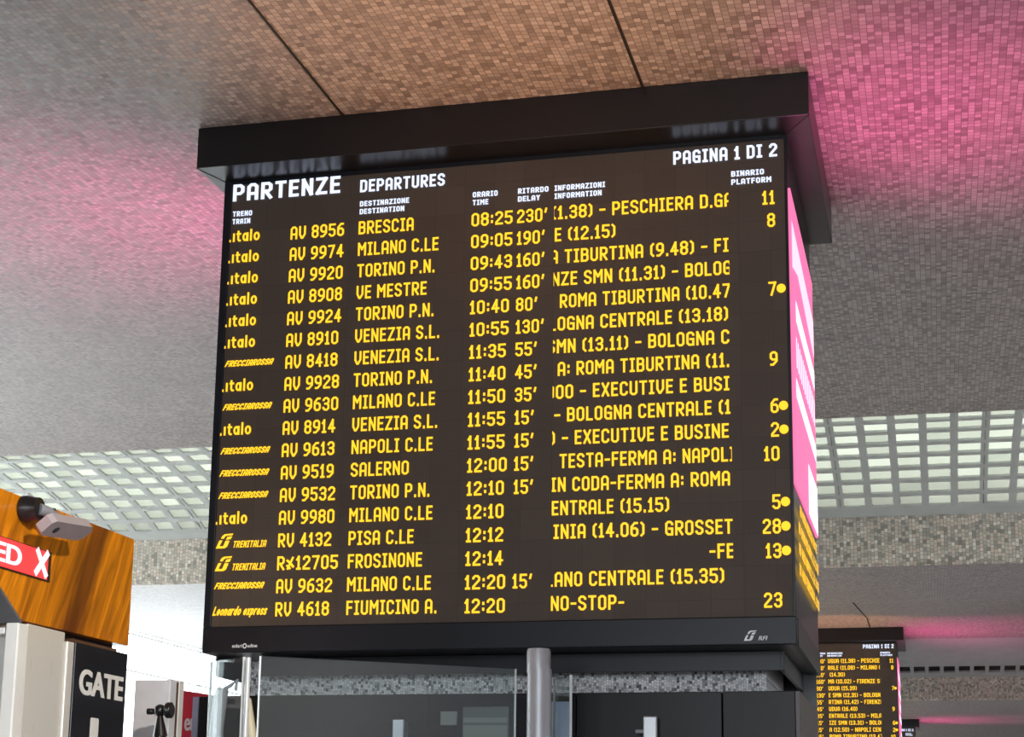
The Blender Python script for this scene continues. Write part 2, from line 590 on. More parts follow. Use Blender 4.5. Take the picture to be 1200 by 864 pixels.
w, c = WS, 0.8
RING = [(0, c), (0, 6 - c), (c, 6), (w - c, 6), (w, 6 - c), (w, c), (w - c, 0), (c, 0), (0, c)]
GL = {
    'A': G(w, [(0, 0), (0, 5.1), (c, 6), (w - c, 6), (w, 5.1), (w, 0)], [(0, 2.2), (w, 2.2)]),
    'B': G(w, [(0, 3.2), (w - .6, 3.2), (w, 2.6), (w, .6), (w - .7, 0), (0, 0), (0, 6), (w - .8, 6), (w - .1, 5.4), (w - .1, 3.8), (w - .6, 3.2)]),
    'C': G(w, [(w, 4.9), (w, 6 - c), (w - c, 6), (c, 6), (0, 6 - c), (0, c), (c, 0), (w - c, 0), (w, c), (w, 1.1)]),
    'D': G(w, [(0, 0), (0, 6), (w - c, 6), (w, 6 - c), (w, c), (w - c, 0), (0, 0)]),
    'E': G(2.2, [(2.2, 6), (0, 6), (0, 0), (2.2, 0)], [(0, 3.1), (1.9, 3.1)]),
    'F': G(2.2, [(2.2, 6), (0, 6), (0, 0)], [(0, 3.1), (1.9, 3.1)]),
    'G': G(w, [(w, 4.9), (w, 6 - c), (w - c, 6), (c, 6), (0, 6 - c), (0, c), (c, 0), (w, 0), (w, 2.8), (1.4, 2.8)]),
    'H': G(w, [(0, 0), (0, 6)], [(w, 0), (w, 6)], [(0, 3.1), (w, 3.1)]),
    'I': G(1.5, [(.75, 0), (.75, 6)], [(0, 0), (1.5, 0)], [(0, 6), (1.5, 6)]),
    'J': G(2.0, [(2, 6), (2, c), (2 - c, 0), (c, 0), (0, c)]),
    'K': G(w, [(0, 0), (0, 6)], [(w, 6), (0.2, 3), (w, 0)]),
    'L': G(2.2, [(0, 6), (0, 0), (2.2, 0)]),
    'M': G(3.4, [(0, 0), (0, 6), (1.7, 3.0), (3.4, 6), (3.4, 0)]),
    'N': G(2.7, [(0, 0), (0, 6), (2.7, 0), (2.7, 6)]),
    'O': G(w, RING),
    'P': G(w, [(0, 0), (0, 6), (w - c, 6), (w, 6 - c), (w, 3.4), (w - c, 2.6), (0, 2.6)]),
    'Q': G(w, RING, [(w - 1.2, 1.2), (w, 0)]),
    'R': G(w, [(0, 0), (0, 6), (w - c, 6), (w, 6 - c), (w, 3.5), (w - c, 2.7), (0, 2.7)], [(1.0, 2.7), (w, 0)]),
    'S': G(w, [(w, 5.0), (w, 6 - c), (w - c, 6), (c, 6), (0, 6 - c), (0, 4.0), (c, 3.2), (w - c, 2.8), (w, 2.0), (w, c), (w - c, 0), (c, 0), (0, c), (0, 1.0)]),
    'T': G(2.6, [(0, 6), (2.6, 6)], [(1.3, 6), (1.3, 0)]),
    'U': G(w, [(0, 6), (0, c), (c, 0), (w - c, 0), (w, c), (w, 6)]),
    'V': G(w, [(0, 6), (0, 2.0), (1.0, 0), (1.5, 0), (w, 2.0), (w, 6)]),
    'X': G(w, [(0, 0), (w, 6)], [(0, 6), (w, 0)]),
    'Y': G(2.6, [(0, 6), (1.3, 3), (2.6, 6)], [(1.3, 3), (1.3, 0)]),
    'Z': G(w, [(0, 6), (w, 6), (0, 0), (w, 0)]),
    '0': G(w, RING),
    '1': G(1.5, [(0, 4.6), (.8, 6), (.8, 0)], [(0.1, 0), (1.5, 0)]),
    '2': G(w, [(0, 4.9), (0, 6 - c), (c, 6), (w - c, 6), (w, 6 - c), (w, 4.0), (0, .8), (0, 0), (w, 0)]),
    '3': G(w, [(0, 5.0), (0, 6 - c), (c, 6), (w - c, 6), (w, 6 - c), (w, 3.9), (w - c, 3.1), (.9, 3.1)], [(w - c, 3.1), (w, 2.3), (w, c), (w - c, 0), (c, 0), (0, c), (0, 1.0)]),
    '4': G(w, [(1.9, 0), (1.9, 6), (0, 1.8), (w + .1, 1.8)]),
    '5': G(w, [(w, 6), (0.1, 6), (0, 3.4), (w - c, 3.5), (w, 2.7), (w, c), (w - c, 0), (c, 0), (0, c)]),
    '6': G(w, [(w - .2, 6), (1.4, 6), (0, 4.2), (0, c), (c, 0), (w - c, 0), (w, c), (w, 2.7), (w - c, 3.5), (0.2, 3.5)]),
    '7': G(w, [(0, 6), (w, 6), (.9, 0)]),
    '8': G(w, [(c, 3.2), (0, 4.0), (0, 6 - c), (c, 6), (w - c, 6), (w, 6 - c), (w, 4.0), (w - c, 3.2), (c, 3.2), (0, 2.4), (0, c), (c, 0), (w - c, 0), (w, c), (w, 2.4), (w - c, 3.2)]),
    '9': G(w, [(.2, 0), (1.1, 0), (w, 1.8), (w, 6 - c), (w - c, 6), (c, 6), (0, 6 - c), (0, 3.3), (c, 2.5), (w - .2, 2.5)]),
    '.': G(.3, [(.15, -.1), (.15, .35)]),
    ':': G(.4, [(.2, 1.1), (.2, 1.6)], [(.2, 3.9), (.2, 4.4)]),
    '(': G(1.0, [(1.0, 6), (0.1, 5), (0.1, 1), (1.0, 0)]),
    ')': G(1.0, [(0, 6), (.9, 5), (.9, 1), (0, 0)]),
    '-': G(1.6, [(0, 2.8), (1.6, 2.8)]),
    '–': G(1.9, [(0, 2.8), (1.9, 2.8)]),
    "'": G(.6, [(.5, 6), (.1, 4.4)]),
    '✈': G(3.0, [(0.3, 0.2), (2.7, 5.6)], [(0, 4.2), (1.5, 3.1), (3.0, 1.2)], [(0.0, 1.6), (1.3, .4)], [(.3, 4.0), (2.6, 1.5)], [(.7, 3.6), (2.2, 2.0)]),
    # lower case for the operators' marks
    'a': G(2.3, arc(1.1, 2, 1.1, 2, 0, 360, 10), [(2.3, 4), (2.3, 0)]),
    'd': G(2.3, arc(1.1, 2, 1.1, 2, 0, 360, 10), [(2.3, 6), (2.3, 0)]),
    'e': G(2.2, arc(1.1, 2, 1.1, 2, -40, -360, 10) + [(0, 2)]),
    'i': G(.3, [(.15, 4), (.15, 0)], [(.15, 5.4), (.15, 5.8)]),
    'ı': G(.3, [(.15, 4), (.15, 0)]),
    'l': G(.3, [(.15, 6), (.15, 0)]),
    'n': G(2.0, [(0, 0), (0, 4)], [(0, 3), (.7, 4), (1.4, 4), (2, 3.3), (2, 0)]),
    'o': G(2.4, arc(1.2, 2, 1.2, 2, 0, 360, 12)),
    'p': G(2.3, [(0, -1.8), (0, 4)], arc(1.2, 2, 1.1, 2, 0, 360, 10)),
    'r': G(1.4, [(0, 0), (0, 4)], [(0, 2.8), (.7, 4), (1.4, 4)]),
    's': G(1.9, [(1.9, 3.6), (1.4, 4), (.4, 4), (0, 3.3), (.4, 2.3), (1.5, 1.7), (1.9, .8), (1.4, 0), (.4, 0), (0, .4)]),
    't': G(1.5, [(.5, 5.4), (.5, .8), (1.0, 0), (1.5, 0)], [(0, 4), (1.5, 4)]),
    'u': G(2.0, [(0, 4), (0, .7), (.7, 0), (1.4, 0), (2, .9)], [(2, 4), (2, 0)]),
    'x': G(2.0, [(0, 4), (2, 0)], [(0, 0), (2, 4)]),
}


def ribbon(pts, t):
    """centre-line polyline -> list of quads with mitred joins"""
    closed = (Vector(pts[0]) - Vector(pts[-1])).length < 1e-6 and len(pts) > 3
    if not closed:
        for i in range(1, len(pts) - 1):
            d1 = (Vector(pts[i]) - Vector(pts[i - 1])).normalized()
            d2 = (Vector(pts[i + 1]) - Vector(pts[i])).normalized()
            if d1.dot(d2) < -0.15:
                return ribbon(pts[:i + 1], t) + ribbon(pts[i:], t)
    P = [Vector(p) for p in pts]
    if closed:
        P = P[:-1]
    n = len(P)
    h = t / 2
    if not closed:
        d0 = (P[1] - P[0]).normalized()
        d1 = (P[-1] - P[-2]).normalized()
        P[0] = P[0] - d0 * h
        P[-1] = P[-1] + d1 * h
    Ls, Rs = [], []
    for i in range(n):
        if closed:
            a, b = P[i - 1], P[(i + 1) % n]
        else:
            a = P[i - 1] if i > 0 else None
            b = P[i + 1] if i < n - 1 else None
        d1 = (P[i] - a).normalized() if a is not None else None
        d2 = (b - P[i]).normalized() if b is not None else None
        if d1 is None:
            nn = Vector((-d2.y, d2.x))
            k = 1
        elif d2 is None:
            nn = Vector((-d1.y, d1.x))
            k = 1
        else:
            n1, n2 = Vector((-d1.y, d1.x)), Vector((-d2.y, d2.x))
            nn = n1 + n2
            if nn.length < 0.2:
                nn = n1
                k = 1
            else:
                nn.normalize()
                k = min(1.8, 1 / max(0.2, nn.dot(n1)))
        Ls.append(P[i] + nn * h * k)
        Rs.append(P[i] - nn * h * k)
    q = []
    m = n if closed else n - 1
    for i in range(m):
        j = (i + 1) % n
        q.append([Ls[i], Rs[i], Rs[j], Ls[j]])
    return q


def lettering(text, H, t=0.148, gap=0.125, space=0.34, xs=1.0, shear=0.0, glyphs=None):
    """-> (quads, width); text starts at (0,0), caps H high; t, gap, space are fractions of H"""
    th = t * H
    g = (H - th) / 6
    x = 0
    out = []
    for ch in text:
        if ch == ' ':
            x += space * H
            continue
        wd, strokes = GL[ch]
        for s in strokes:
            pts = [(x + th / 2 + p[0] * g, th / 2 + p[1] * g) for p in s]
            out += ribbon(pts, th)
        x += wd * g + th + gap * H
    width = x - gap * H
    res = [[(p.x * xs + p.y * shear, p.y) for p in q] for q in out]
    return res, width * xs


def clip_u(q, lo, hi):
    def half(poly, val, keep_ge):
        r = []
        for i in range(len(poly)):
            a, b = poly[i - 1], poly[i]
            ia = (a[0] >= val) == keep_ge
            ib = (b[0] >= val) == keep_ge
            if ia != ib:
                s = (val - a[0]) / (b[0] - a[0])
                r.append((val, a[1] + (b[1] - a[1]) * s))
            if ib:
                r.append(b)
        return r
    p = half(q, lo, True)
    if len(p) >= 3:
        p = half(p, hi, False)
    return p if len(p) >= 3 else None


class Plane:
    """a written-on face: u runs along it as it is read, v upwards"""
    def __init__(self, org, U, V, lift):
        self.o, self.U, self.V = Vector(org), Vector(U), Vector(V)
        self.n = self.U.cross(self.V).normalized() * lift

    def pt(self, u, v):
        return self.o + self.U * u + self.V * v + self.n


def words(mb, plane, text, u, v, H, fit=None, clip=None, right=False, **kw):
    q, wd = lettering(text, H, **kw)
    k = 1.0
    if fit:
        k = fit / wd
        wd = fit
    u0 = u - wd if right else u
    for poly in q:
        pp = [(u0 + p[0] * k, v + p[1]) for p in poly]
        if clip:
            pp = clip_u(pp, *clip)
            if not pp:
                continue
        mb.poly([plane.pt(*p) for p in pp])
    return u0 + wd


def font_words(mb, plane, text, u, v, H, fit=None, bold=0.0, shear=0.0, weight=0.0):
    """outline lettering from Blender's own built-in typeface, caps H high"""
    cu = bpy.data.curves.new('lettering', 'FONT')
    cu.body = text
    cu.size = 1.0
    cu.offset = bold
    ob = bpy.data.objects.new('lettering', cu)
    COL.objects.link(ob)
    dg = bpy.context.evaluated_depsgraph_get()
    me = bpy.data.meshes.new_from_object(ob.evaluated_get(dg))
    xs_ = [p.co.x for p in me.vertices]
    x0, x1 = min(xs_), max(xs_)
    k = H / 0.73
    kx = fit / (x1 - x0) if fit else k
    for li, du in enumerate((0.0,) if not weight else (-weight / 2, 0.0, weight / 2)):
        lift = plane.n.normalized() * (0.0006 * li)
        base = len(mb.v)
        for p in me.vertices:
            mb.v.append(tuple(plane.pt(u + du + (p.co.x - x0) * kx + p.co.y * k * shear, v + p.co.y * k) + lift))
        for f in me.polygons:
            mb.f.append(tuple(base + i for i in f.vertices))
    bpy.data.objects.remove(ob)
    bpy.data.curves.remove(cu)
    bpy.data.meshes.remove(me)


def shape(mb, plane, pts):
    mb.poly([plane.pt(*p) for p in pts])


def rail_symbol(mb, plane, u, v, H, wd):
    """the slanted double-ribbon railway symbol"""
    def S(pts):
        shape(mb, plane, [(u + p[0] * wd, v + p[1] * H) for p in pts])
    S([(0.28, 0.66), (0.36, 0.86), (0.50, 0.97), (1.0, 1.0), (0.95, 0.88), (0.62, 0.86), (0.50, 0.78), (0.46, 0.66)])
    S([(0.66, 0.78), (0.94, 0.82), (0.86, 0.62), (0.58, 0.58)])
    S([(0.20, 0.55), (0.38, 0.55), (0.22, 0.16), (0.36, 0.14), (0.40, 0.0), (0.0, 0.0)])
    S([(0.56, 0.52), (0.80, 0.52), (0.66, 0.10), (0.52, 0.0), (0.38, 0.0), (0.36, 0.12), (0.44, 0.18)])


# ================================================================== THE HALL (structure)
ZC = 5.368            # ceiling height
XL, XR = -14.5, 14.0   # glazed side and closed side of the hall
YN, YF = -14.0, 62.0
P1 = [(15.07, 5.368), (15.31, 5.353), (15.575, 5.317), (15.86, 5.270), (16.13, 5.219), (16.41, 5.156), (16.67, 5.086), (16.91, 5.001), (17.115, 4.914), (17.25, 4.834)]

struct(MB().box((XL - 4, YN, -0.2), (XR, YF, 0)).build('floor', M['floor']))
mb = MB()
mb.box((XL, YN, ZC), (XR, 15.07, ZC + 0.25))
struct(mb.build('ceiling', M['ceiling']))
mb = MB()
mb.prism([(17.25, 4.36), (29.0, ZC), (32.1, ZC), (32.1, ZC + 0.25), (17.25, ZC + 0.25), (17.25, 4.9)], 0, XL, XR)
# the sloping vault behind the first beam
struct(mb.build('ceiling', M['ceiling']))
struct(MB().prism([(17.20, 4.388), (17.25, 4.36), (17.25, 4.86), (17.20, 4.86)], 0, XL, XR).build('trim_1', M['fascia']))
# second bay: smooth vault, vent strip, beam, third ceiling
struct(MB().prism([(32.1, ZC), (32.7, 5.24), (33.3, 5.04), (33.3, 5.12), (32.7, 5.32), (32.1, ZC + 0.08)], 0, XL, XR).build('trim_2', M['smooth']))
mb = MB()
slots = MB()
ya, za, yb, zb_ = 33.3, 5.04, 34.2, 4.86


def vent_pt(x, s, d=0.0):
    return (x, ya + (yb - ya) * s, za + (zb_ - za) * s + d)


xv = -13.9
while xv < 6:
    for s0, s1, x0, x1 in ((0, .22, xv, xv + .28), (.66, 1, xv, xv + .28), (.22, .66, xv, xv + .07)):
        mb.slab([vent_pt(x0, s0), vent_pt(x1, s0), vent_pt(x1, s1), vent_pt(x0, s1)], 0.04)
    xv += .28
slots.slab([vent_pt(XL, -.1, .05), vent_pt(8, -.1, .05), vent_pt(8, 1.1, .05), vent_pt(XL, 1.1, .05)], 0.06)
vent = struct(mb.build('trim_3', M['smooth']))
slots.build('vent_opening', M['groove'], vent)
struct(MB().prism([(34.2, 4.44), (34.3, 4.42), (34.3, 4.9), (34.2, 4.9)], 0, XL, XR).build('trim_4', M['fascia']))
struct(MB().prism([(34.3, 4.42), (46.0, ZC), (YF, ZC), (YF, ZC + 0.25), (34.3, ZC + 0.25)], 0, XL, XR).build('ceiling', M['ceiling']))

# expansion grooves in the mosaic
for k, (x, y0, y1) in enumerate(((-2.94, YN, 15.07), (-1.333, YN, 15.07), (-1.08, 24.0, 32.1), (-4.55, YN, 15.07), (0.27, YN, 6.2))):
    if k == 2:
        zs = lambda y: 4.36 + (min(y, 29.0) - 17.25) / 11.75 * (ZC - 4.36)
        m2 = MB()
        m2.slab([(x, 24, zs(24) - .004), (x + .02, 24, zs(24) - .004), (x + .02, 29, ZC - .004), (x, 29, ZC - .004)], .004)
        m2.slab([(x, 29, ZC - .004), (x + .02, 29, ZC - .004), (x + .02, 32, ZC - .004), (x, 32, ZC - .004)], .004)
        struct(m2.build('trim_%d' % (5 + k), M['groove']))
    elif k < 2:
        struct(MB().box((x - .007, y0, ZC - .004), (x + .007, y1, ZC + .002)).build('trim_%d' % (5 + k), M['groove']))

# vaulted skylight strip: modules of five columns by eight panes
MODW = 1.384
CP = MODW / 5.0


def lerp2(a, b, s):
    return (a[0] + (b[0] - a[0]) * s, a[1] + (b[1] - a[1]) * s)


def skylight_module(x0, idx):
    fr, pn, gr = MB(), MB(), MB()

    def strip(pa, pb, xa, xb, th=0.022, off=0.0, dst=fr):
        dst.slab([(xa, pa[0], pa[1] + off), (xb, pa[0], pa[1] + off), (xb, pb[0], pb[1] + off), (xa, pb[0], pb[1] + off)], th)
    hw = 0.036
    for j in range(9):
        a, b = P1[j], P1[j + 1]
        if j == 8:
            strip(a, b, x0, x0 + MODW)
            continue
        if j == 0:
            s0, s1 = 0.0, 0.72
        else:
            s0, s1 = 0.02, 0.74
        # cross bar after the pane
        strip(lerp2(a, b, s1), lerp2(a, b, 1.0), x0, x0 + MODW)
        if s0 > 0:
            strip(a, lerp2(a, b, s0), x0, x0 + MODW)
        for i in range(6):
            xa = x0 + i * CP
            l = xa - hw if i else x0 + 0.006
            r = xa + hw if i < 5 else x0 + MODW - 0.006
            strip(lerp2(a, b, s0), lerp2(a, b, s1), l, r)
        for i in range(5):
            xa = x0 + i * CP
            pa, pb = a, b
            pn.poly([(xa, pa[0], pa[1] + .028), (xa + CP, pa[0], pa[1] + .028), (xa + CP, pb[0], pb[1] + .028), (xa, pb[0], pb[1] + .028)])
        strip(a, b, x0 - 0.006, x0 + 0.006, 0.02, 0.03, gr)
    f = struct(fr.build('window_%d' % idx, M['frame']))
    pn.build('window_pane', M['pane'], f, fix=False)
    gr.build('joint', M['groove'], f)


for idx, k in enumerate(range(-11, 4)):
    skylight_module(0.525 + (k - 1) * MODW, idx + 1)

# glazed side of the hall, closed side, far wall
mb = MB()
for z in (0.0, 2.6, 4.62, 5.3):
    mb.box((XL - .03, YN, z), (XL + .03, YF, z + 0.025))
for i in range(0, 16):
    y = YN + 1 + i * 5.0
    mb.box((XL - .03, y - .015, 0), (XL + .03, y + .015, ZC))
fac = struct(mb.build('window_20', M['palecladding']))
struct(MB().box((XL - .3, YN, 0), (XL - .06, 8.0, ZC)).build('added_wall_left', M['wall']))  # unseen, added to block the near glazing and darken the near ceiling
MB().box((XL - .012, YN, 0), (XL, YF, ZC)).build('window_pane', M['facadeglass'], fac)
struct(MB().box((XR, YN, 0), (XR + .2, YF, ZC + .25)).build('wall_right', M['palewall']))
struct(MB().box((XL, YN - .2, 0), (XR, YN, ZC + .25)).build('wall_near', M['wall']))
struct(MB().box((XL, YF, 0), (XR, YF + .2, ZC + .25)).build('wall_far', M['wall']))

# mosaic pillar that carries the board
struct(MB().box((-3.60, 8.60, 0), (-0.822, 9.60, 2.543)).build('wall_pillar', M['column']))

# ================================================================== DEPARTURE BOARD
Y0, U0, V0 = 8.180, -3.648, 2.6805     # lower left corner of the LED face
SW, SH = 3.0, 2.436
CXL, CXR = -3.689, -0.635
CZB, CZT = 2.543, 5.139
CYB = 9.77
PITCH, BASE, CAP = 0.12045, 2.0945, 0.0735

ROWS = [
    ('italo', 'AV 8956', 'BRESCIA', '08:25', "230'", '11', 0),
    ('italo', 'AV 9974', 'MILANO C.LE', '09:05', "190'", '8', 0),
    ('italo', 'AV 9920', 'TORINO P.N.', '09:43', "160'", '', 0),
    ('italo', 'AV 8908', 'VE MESTRE', '09:55', "160'", '', 0),
    ('italo', 'AV 9924', 'TORINO P.N.', '10:40', "80'", '7', 1),
    ('italo', 'AV 8910', 'VENEZIA S.L.', '10:55', "130'", '', 0),
    ('freccia', 'AV 8418', 'VENEZIA S.L.', '11:35', "55'", '', 0),
    ('italo', 'AV 9928', 'TORINO P.N.', '11:40', "45'", '9', 0),
    ('freccia', 'AV 9630', 'MILANO C.LE', '11:50', "35'", '', 0),
    ('italo', 'AV 8914', 'VENEZIA S.L.', '11:55', "15'", '6', 1),
    ('freccia', 'AV 9613', 'NAPOLI C.LE', '11:55', "15'", '2', 1),
    ('freccia', 'AV 9519', 'SALERNO', '12:00', "15'", '10', 0),
    ('freccia', 'AV 9532', 'TORINO P.N.', '12:10', "15'", '', 0),
    ('italo', 'AV 9980', 'MILANO C.LE', '12:10', '', '5', 1),
    ('tren', 'RV 4132', 'PISA C.LE', '12:12', '', '28', 1),
    ('tren', 'R✈12705', 'FROSINONE', '12:14', '', '13', 1),
    ('freccia', 'AV 9632', 'MILANO C.LE', '12:20', "15'", '', 0),
    ('leon', 'RV 4618', 'FIUMICINO A.', '12:20', '', '23', 0),
]
# text cut off by the scroll before the first whole letter, the rest, and where the rest starts / ends (pixels of a reading along the row)
INFO = [
    ('(', '1.38) – PESCHIERA D.GA', 654.5, 858.5),
    ('', 'E (12.15)', 650.7, 723.0),
    ('A ', 'TIBURTINA (9.48) – FIR', 662.5, None),
    ('N', 'ZE SMN (11.31) – BOLOGN', 658.3, None),
    ('', 'ROMA TIBURTINA (10.47', 656.7, 855.5),
    ('L', 'OGNA CENTRALE (13.18)', 654.0, 853.0),
    ('S', 'MN (13.11) – BOLOGNA CE', 653.0, None),
    ('', 'A: ROMA TIBURTINA (11.', 654.0, 854.0),
    ('0', '00 – EXECUTIVE E BUSIN', 651.7, None),
    ('', '– BOLOGNA CENTRALE (1', 649.7, 855.0),
    (')', ' – EXECUTIVE E BUSINE', 653.0, 853.0),
    ('', 'TESTA-FERMA A: NAPOLI', 656.0, 860.0),
    ('I', 'N CODA-FERMA A: ROMA', 654.0, 854.0),
    ('', 'ENTRALE (15.15)', 646.7, 784.5),
    ('', 'INIA (14.06) – GROSSET', 648.7, 856.7),
    ('', '-FE', 830.3, 858.3),
    ('L', 'ANO CENTRALE (15.35)', 650.0, 847.0),
    ('', 'NO-STOP-', 645.2, 731.7),
]
INFO_FAR = [
    ('', 'UGUA (11.38) – PESCHIER', None), ('', 'RALE (11.08) – MILANO C', None), ('', ' (14.30)', None), ('', 'MA (10.02) – FIRENZE SM', None),
    ('', 'UDUA (15.39)', None), ('', 'E SMN (12.31) – BOLOGNA', None), ('', 'RTINA (11.42) – FIRENZE', None), ('', 'UDUA (16.40)', None),
    ('', 'ENTRALE (13.53) – MILAN', None), ('', 'IZE SMN (13.31) – BOLOG', None), ('', 'A (12.50) – NAPOLI CENT', None),
    ('', 'ROMA TIBURTINA (13.47)', None), ('', 'ENTRALE (15.15)', None), ('', 'INIA (14.06) – GROSSET', None), ('', 'E CODA-FERMA A: ROMA', None),
    ('', '-FE', None), ('', 'ANO CENTRALE (15.35)', None), ('', 'NO-STOP-', None),
]
ICLIP = (1.812, 2.7175)
front = Plane((U0, Y0, V0), (1, 0, 0), (0, 0, 1), 0.006)


def info_words(mb, plane, k, row):
    v = BASE - PITCH * k
    if len(row) == 4:
        cut, txt, p0, p1 = row
        edge = 650.0 - 4.5 * k / 17
        s = 0.9055 / (854.0 + 3.5 * k / 17 - edge)
        u = ICLIP[0] + (p0 - edge) * s
        fit = (p1 - p0) * s if p1 else None
    else:
        cut, txt, fit = row
        u = ICLIP[0] + 0.012
    words(mb, plane, txt, u, v, CAP, fit=fit, clip=ICLIP, xs=1.03)
    if cut:
        _, wd = lettering(cut.strip(), CAP)
        gap = 0.13 * CAP + (0.36 * CAP if cut.endswith(' ') else 0)
        words(mb, plane, cut.strip(), u - gap - wd, v, CAP, clip=ICLIP)


def make_board():
    root = thing('departure_board', (-2.16, 8.98, CZB - 0.096),
                 'large black station departure board in front, amber rows on a brown LED face', 'departure board', 'departure boards under the ceiling')
    # cornice against the ceiling
    cor = MB().box((-3.764, 7.958, CZT), (-0.504, 9.841, ZC)).build('cornice', M['cornice'], root, bevel=.004)
    jm = MB()
    for (xa, xb) in ((-3.764, CXL), (-0.504, CXR)):
        d = Vector((xb - xa, 0.222, 0))
        nn = Vector((-d.y, d.x, 0)).normalized() * 0.002
        a = Vector((xa, 7.958, CZT - .002))
        b = a + d
        jm.slab([a - nn, b - nn, b + nn, a + nn], 0.003)
    jm.build('mitre_joint', M['groove'], cor)
    # housing and frame
    MB().box((CXL, Y0 + .012, CZB + .002), (CXR, CYB, CZT)).build('housing', M['black'], root)
    MB().box((CXL, Y0 - .012, V0 - .002), (U0, Y0 + .02, CZT)).build('side_frame', M['bezel'], root, bevel=.003)
    MB().box((U0 + SW, Y0 - .004, V0 - .002), (CXR + .001, Y0 + .02, CZT)).build('side_frame', M['bezel'], root, bevel=.002)
    MB().box((U0, Y0 - .004, V0 + SH), (U0 + SW, Y0 + .02, CZT)).build('top_frame', M['bezel'], root)
    bot = MB().box((CXL, Y0 - .014, CZB), (CXR + .004, Y0 + .03, V0 - .002)).build('lower_bezel', M['bezel'], root, bevel=.005)
    MB().box((CXR - .02, Y0 + .031, CZB), (CXR + .008, CYB, V0 - .004)).build('side_bezel', M['bezel'], root, bevel=.004)
    bp = Plane((U0, Y0 - .014, V0), (1, 0, 0), (0, 0, 1), 0.001)
    mk = MB()
    rail_symbol(mk, bp, 2.764, -.118, .050, .062)
    font_words(mk, bp, 'RFI', 2.834, -.116, .021, fit=.038, bold=.01, shear=.3, weight=.0015)
    mk.build('rail_network_logo', M['mark'], bot, fix=False)
    mk = MB()
    font_words(mk, bp, 'solari', .128, -.112, .019, fit=.054, bold=.01, weight=.001)
    font_words(mk, bp, 'udine', .212, -.112, .019, fit=.054, bold=.01, weight=.001)
    ring = [(.197 + .009 * math.cos(a * math.pi / 8), -.104 + .011 * math.sin(a * math.pi / 8)) for a in range(17)]
    for q in ribbon(ring, .005):
        shape(mk, bp, [tuple(p) for p in q])
    mk.build('maker_mark', M['mark'], bot, fix=False)
    # collar under the housing
    MB().box((-3.47, 8.444, CZB - .096), (-.735, 8.464, CZB)).build('front_collar', M['collar'], root, bevel=.002)
    MB().box((-.737, 8.444, CZB - .096), (-.717, 9.66, CZB)).build('side_collar', M['bezel'], root, bevel=.002)
    MB().box((-3.74, 8.46, CZB - .096), (-3.72, 9.60, CZB + .03)).build('side_collar', M['collar'], root, bevel=.008)
    MB().box((-3.74, 8.46, CZB - .004), (-3.60, 9.60, CZB + .001)).build('collar_flange', M['collar'], root)
    MB().box((-3.70, 9.662, CZB - .20), (-.645, 9.70, CZB + .001)).build('rear_collar', M['black'], root)
    # LED face with every line of writing on it
    scr = MB().box((U0, Y0, V0), (U0 + SW, Y0 + .02, V0 + SH)).build('screen', M['led'], root)

    def line(name, mat, fn):
        m = MB()
        fn(m)
        if m.f:
            m.build(name, M[mat], scr, fix=False)
    line('title_italian', 'white', lambda m: words(m, front, 'PARTENZE', .008, 2.340, .098, fit=.621, t=.175))
    line('title_english', 'white', lambda m: words(m, front, 'DEPARTURES', .742, 2.333, .070, fit=.474, t=.175))
    line('page_number', 'white', lambda m: words(m, front, 'PAGINA 1 DI 2', 2.437, 2.343, .072, fit=.530, t=.175))
    for a, b, u, wa, wb in (('TRENO', 'TRAIN', .012, .113, .104), ('DESTINAZIONE', 'DESTINATION', .744, .276, .250), ('ORARIO', 'TIME', 1.371, .136, .086),
                            ('RITARDO', 'DELAY', 1.617, .164, .119), ('INFORMAZIONI', 'INFORMATION', 1.813, .268, .250), ('BINARIO', 'PLATFORM', 2.733, .166, .202)):
        def hd(m):
            words(m, front, a, u, 2.252, .030, fit=wa, t=.2)
            words(m, front, b, u, 2.208, .030, fit=wb, t=.2)
        line('column_heading', 'white', hd)
    for k, (op, num, dest, tim, dly, plat, dot) in enumerate(ROWS):
        v = BASE - PITCH * k

        def logo(m):
            if op == 'italo':
                words(m, front, '.', -.004, v + .012, .062, t=.17)
                words(m, front, 'ıtalo', .018, v + .012, .068, fit=.158, t=.15, gap=.10)
            elif op == 'freccia':
                words(m, front, 'FRECCIAROSSA', .006, v + .029, .034, fit=.270, t=.215, gap=.07, shear=.45)
            elif op == 'tren':
                rail_symbol(m, front, .006, v + .004, .078, .096)
                words(m, front, 'TRENITALIA', .100, v + .006, .036, fit=.184, t=.19, gap=.10, shear=.28)
            else:
                words(m, front, 'Leonardo express', .004, v + .010, .048, fit=.298, t=.19, gap=.05, shear=.4)
        line('operator_logo', 'amber', logo)
        line('train_number', 'amber', lambda m: words(m, front, num, .354, v, CAP, fit=.333 if num.startswith('R✈') else None))
        line('destination', 'amber', lambda m: words(m, front, dest, .741, v, CAP, xs=.99))
        line('departure_time', 'amber', lambda m: words(m, front, tim, 1.367, v - .004, CAP, xs=1.07))
        if dly:
            line('delay', 'amber', lambda m: words(m, front, dly, 1.614, v - .004, CAP))
        line('travel_information', 'amber', lambda m: info_words(m, front, k, INFO[k]))
        if plat:
            line('platform_number', 'amber', lambda m: words(m, front, plat, 2.950, v - .006, CAP, right=True))
        if dot:
            line('boarding_light', 'amber', lambda m: shape(m, front, [(2.974 + .0225 * math.cos(a * math.pi / 10), v + .030 + .0235 * math.sin(a * math.pi / 10)) for a in range(20)]))
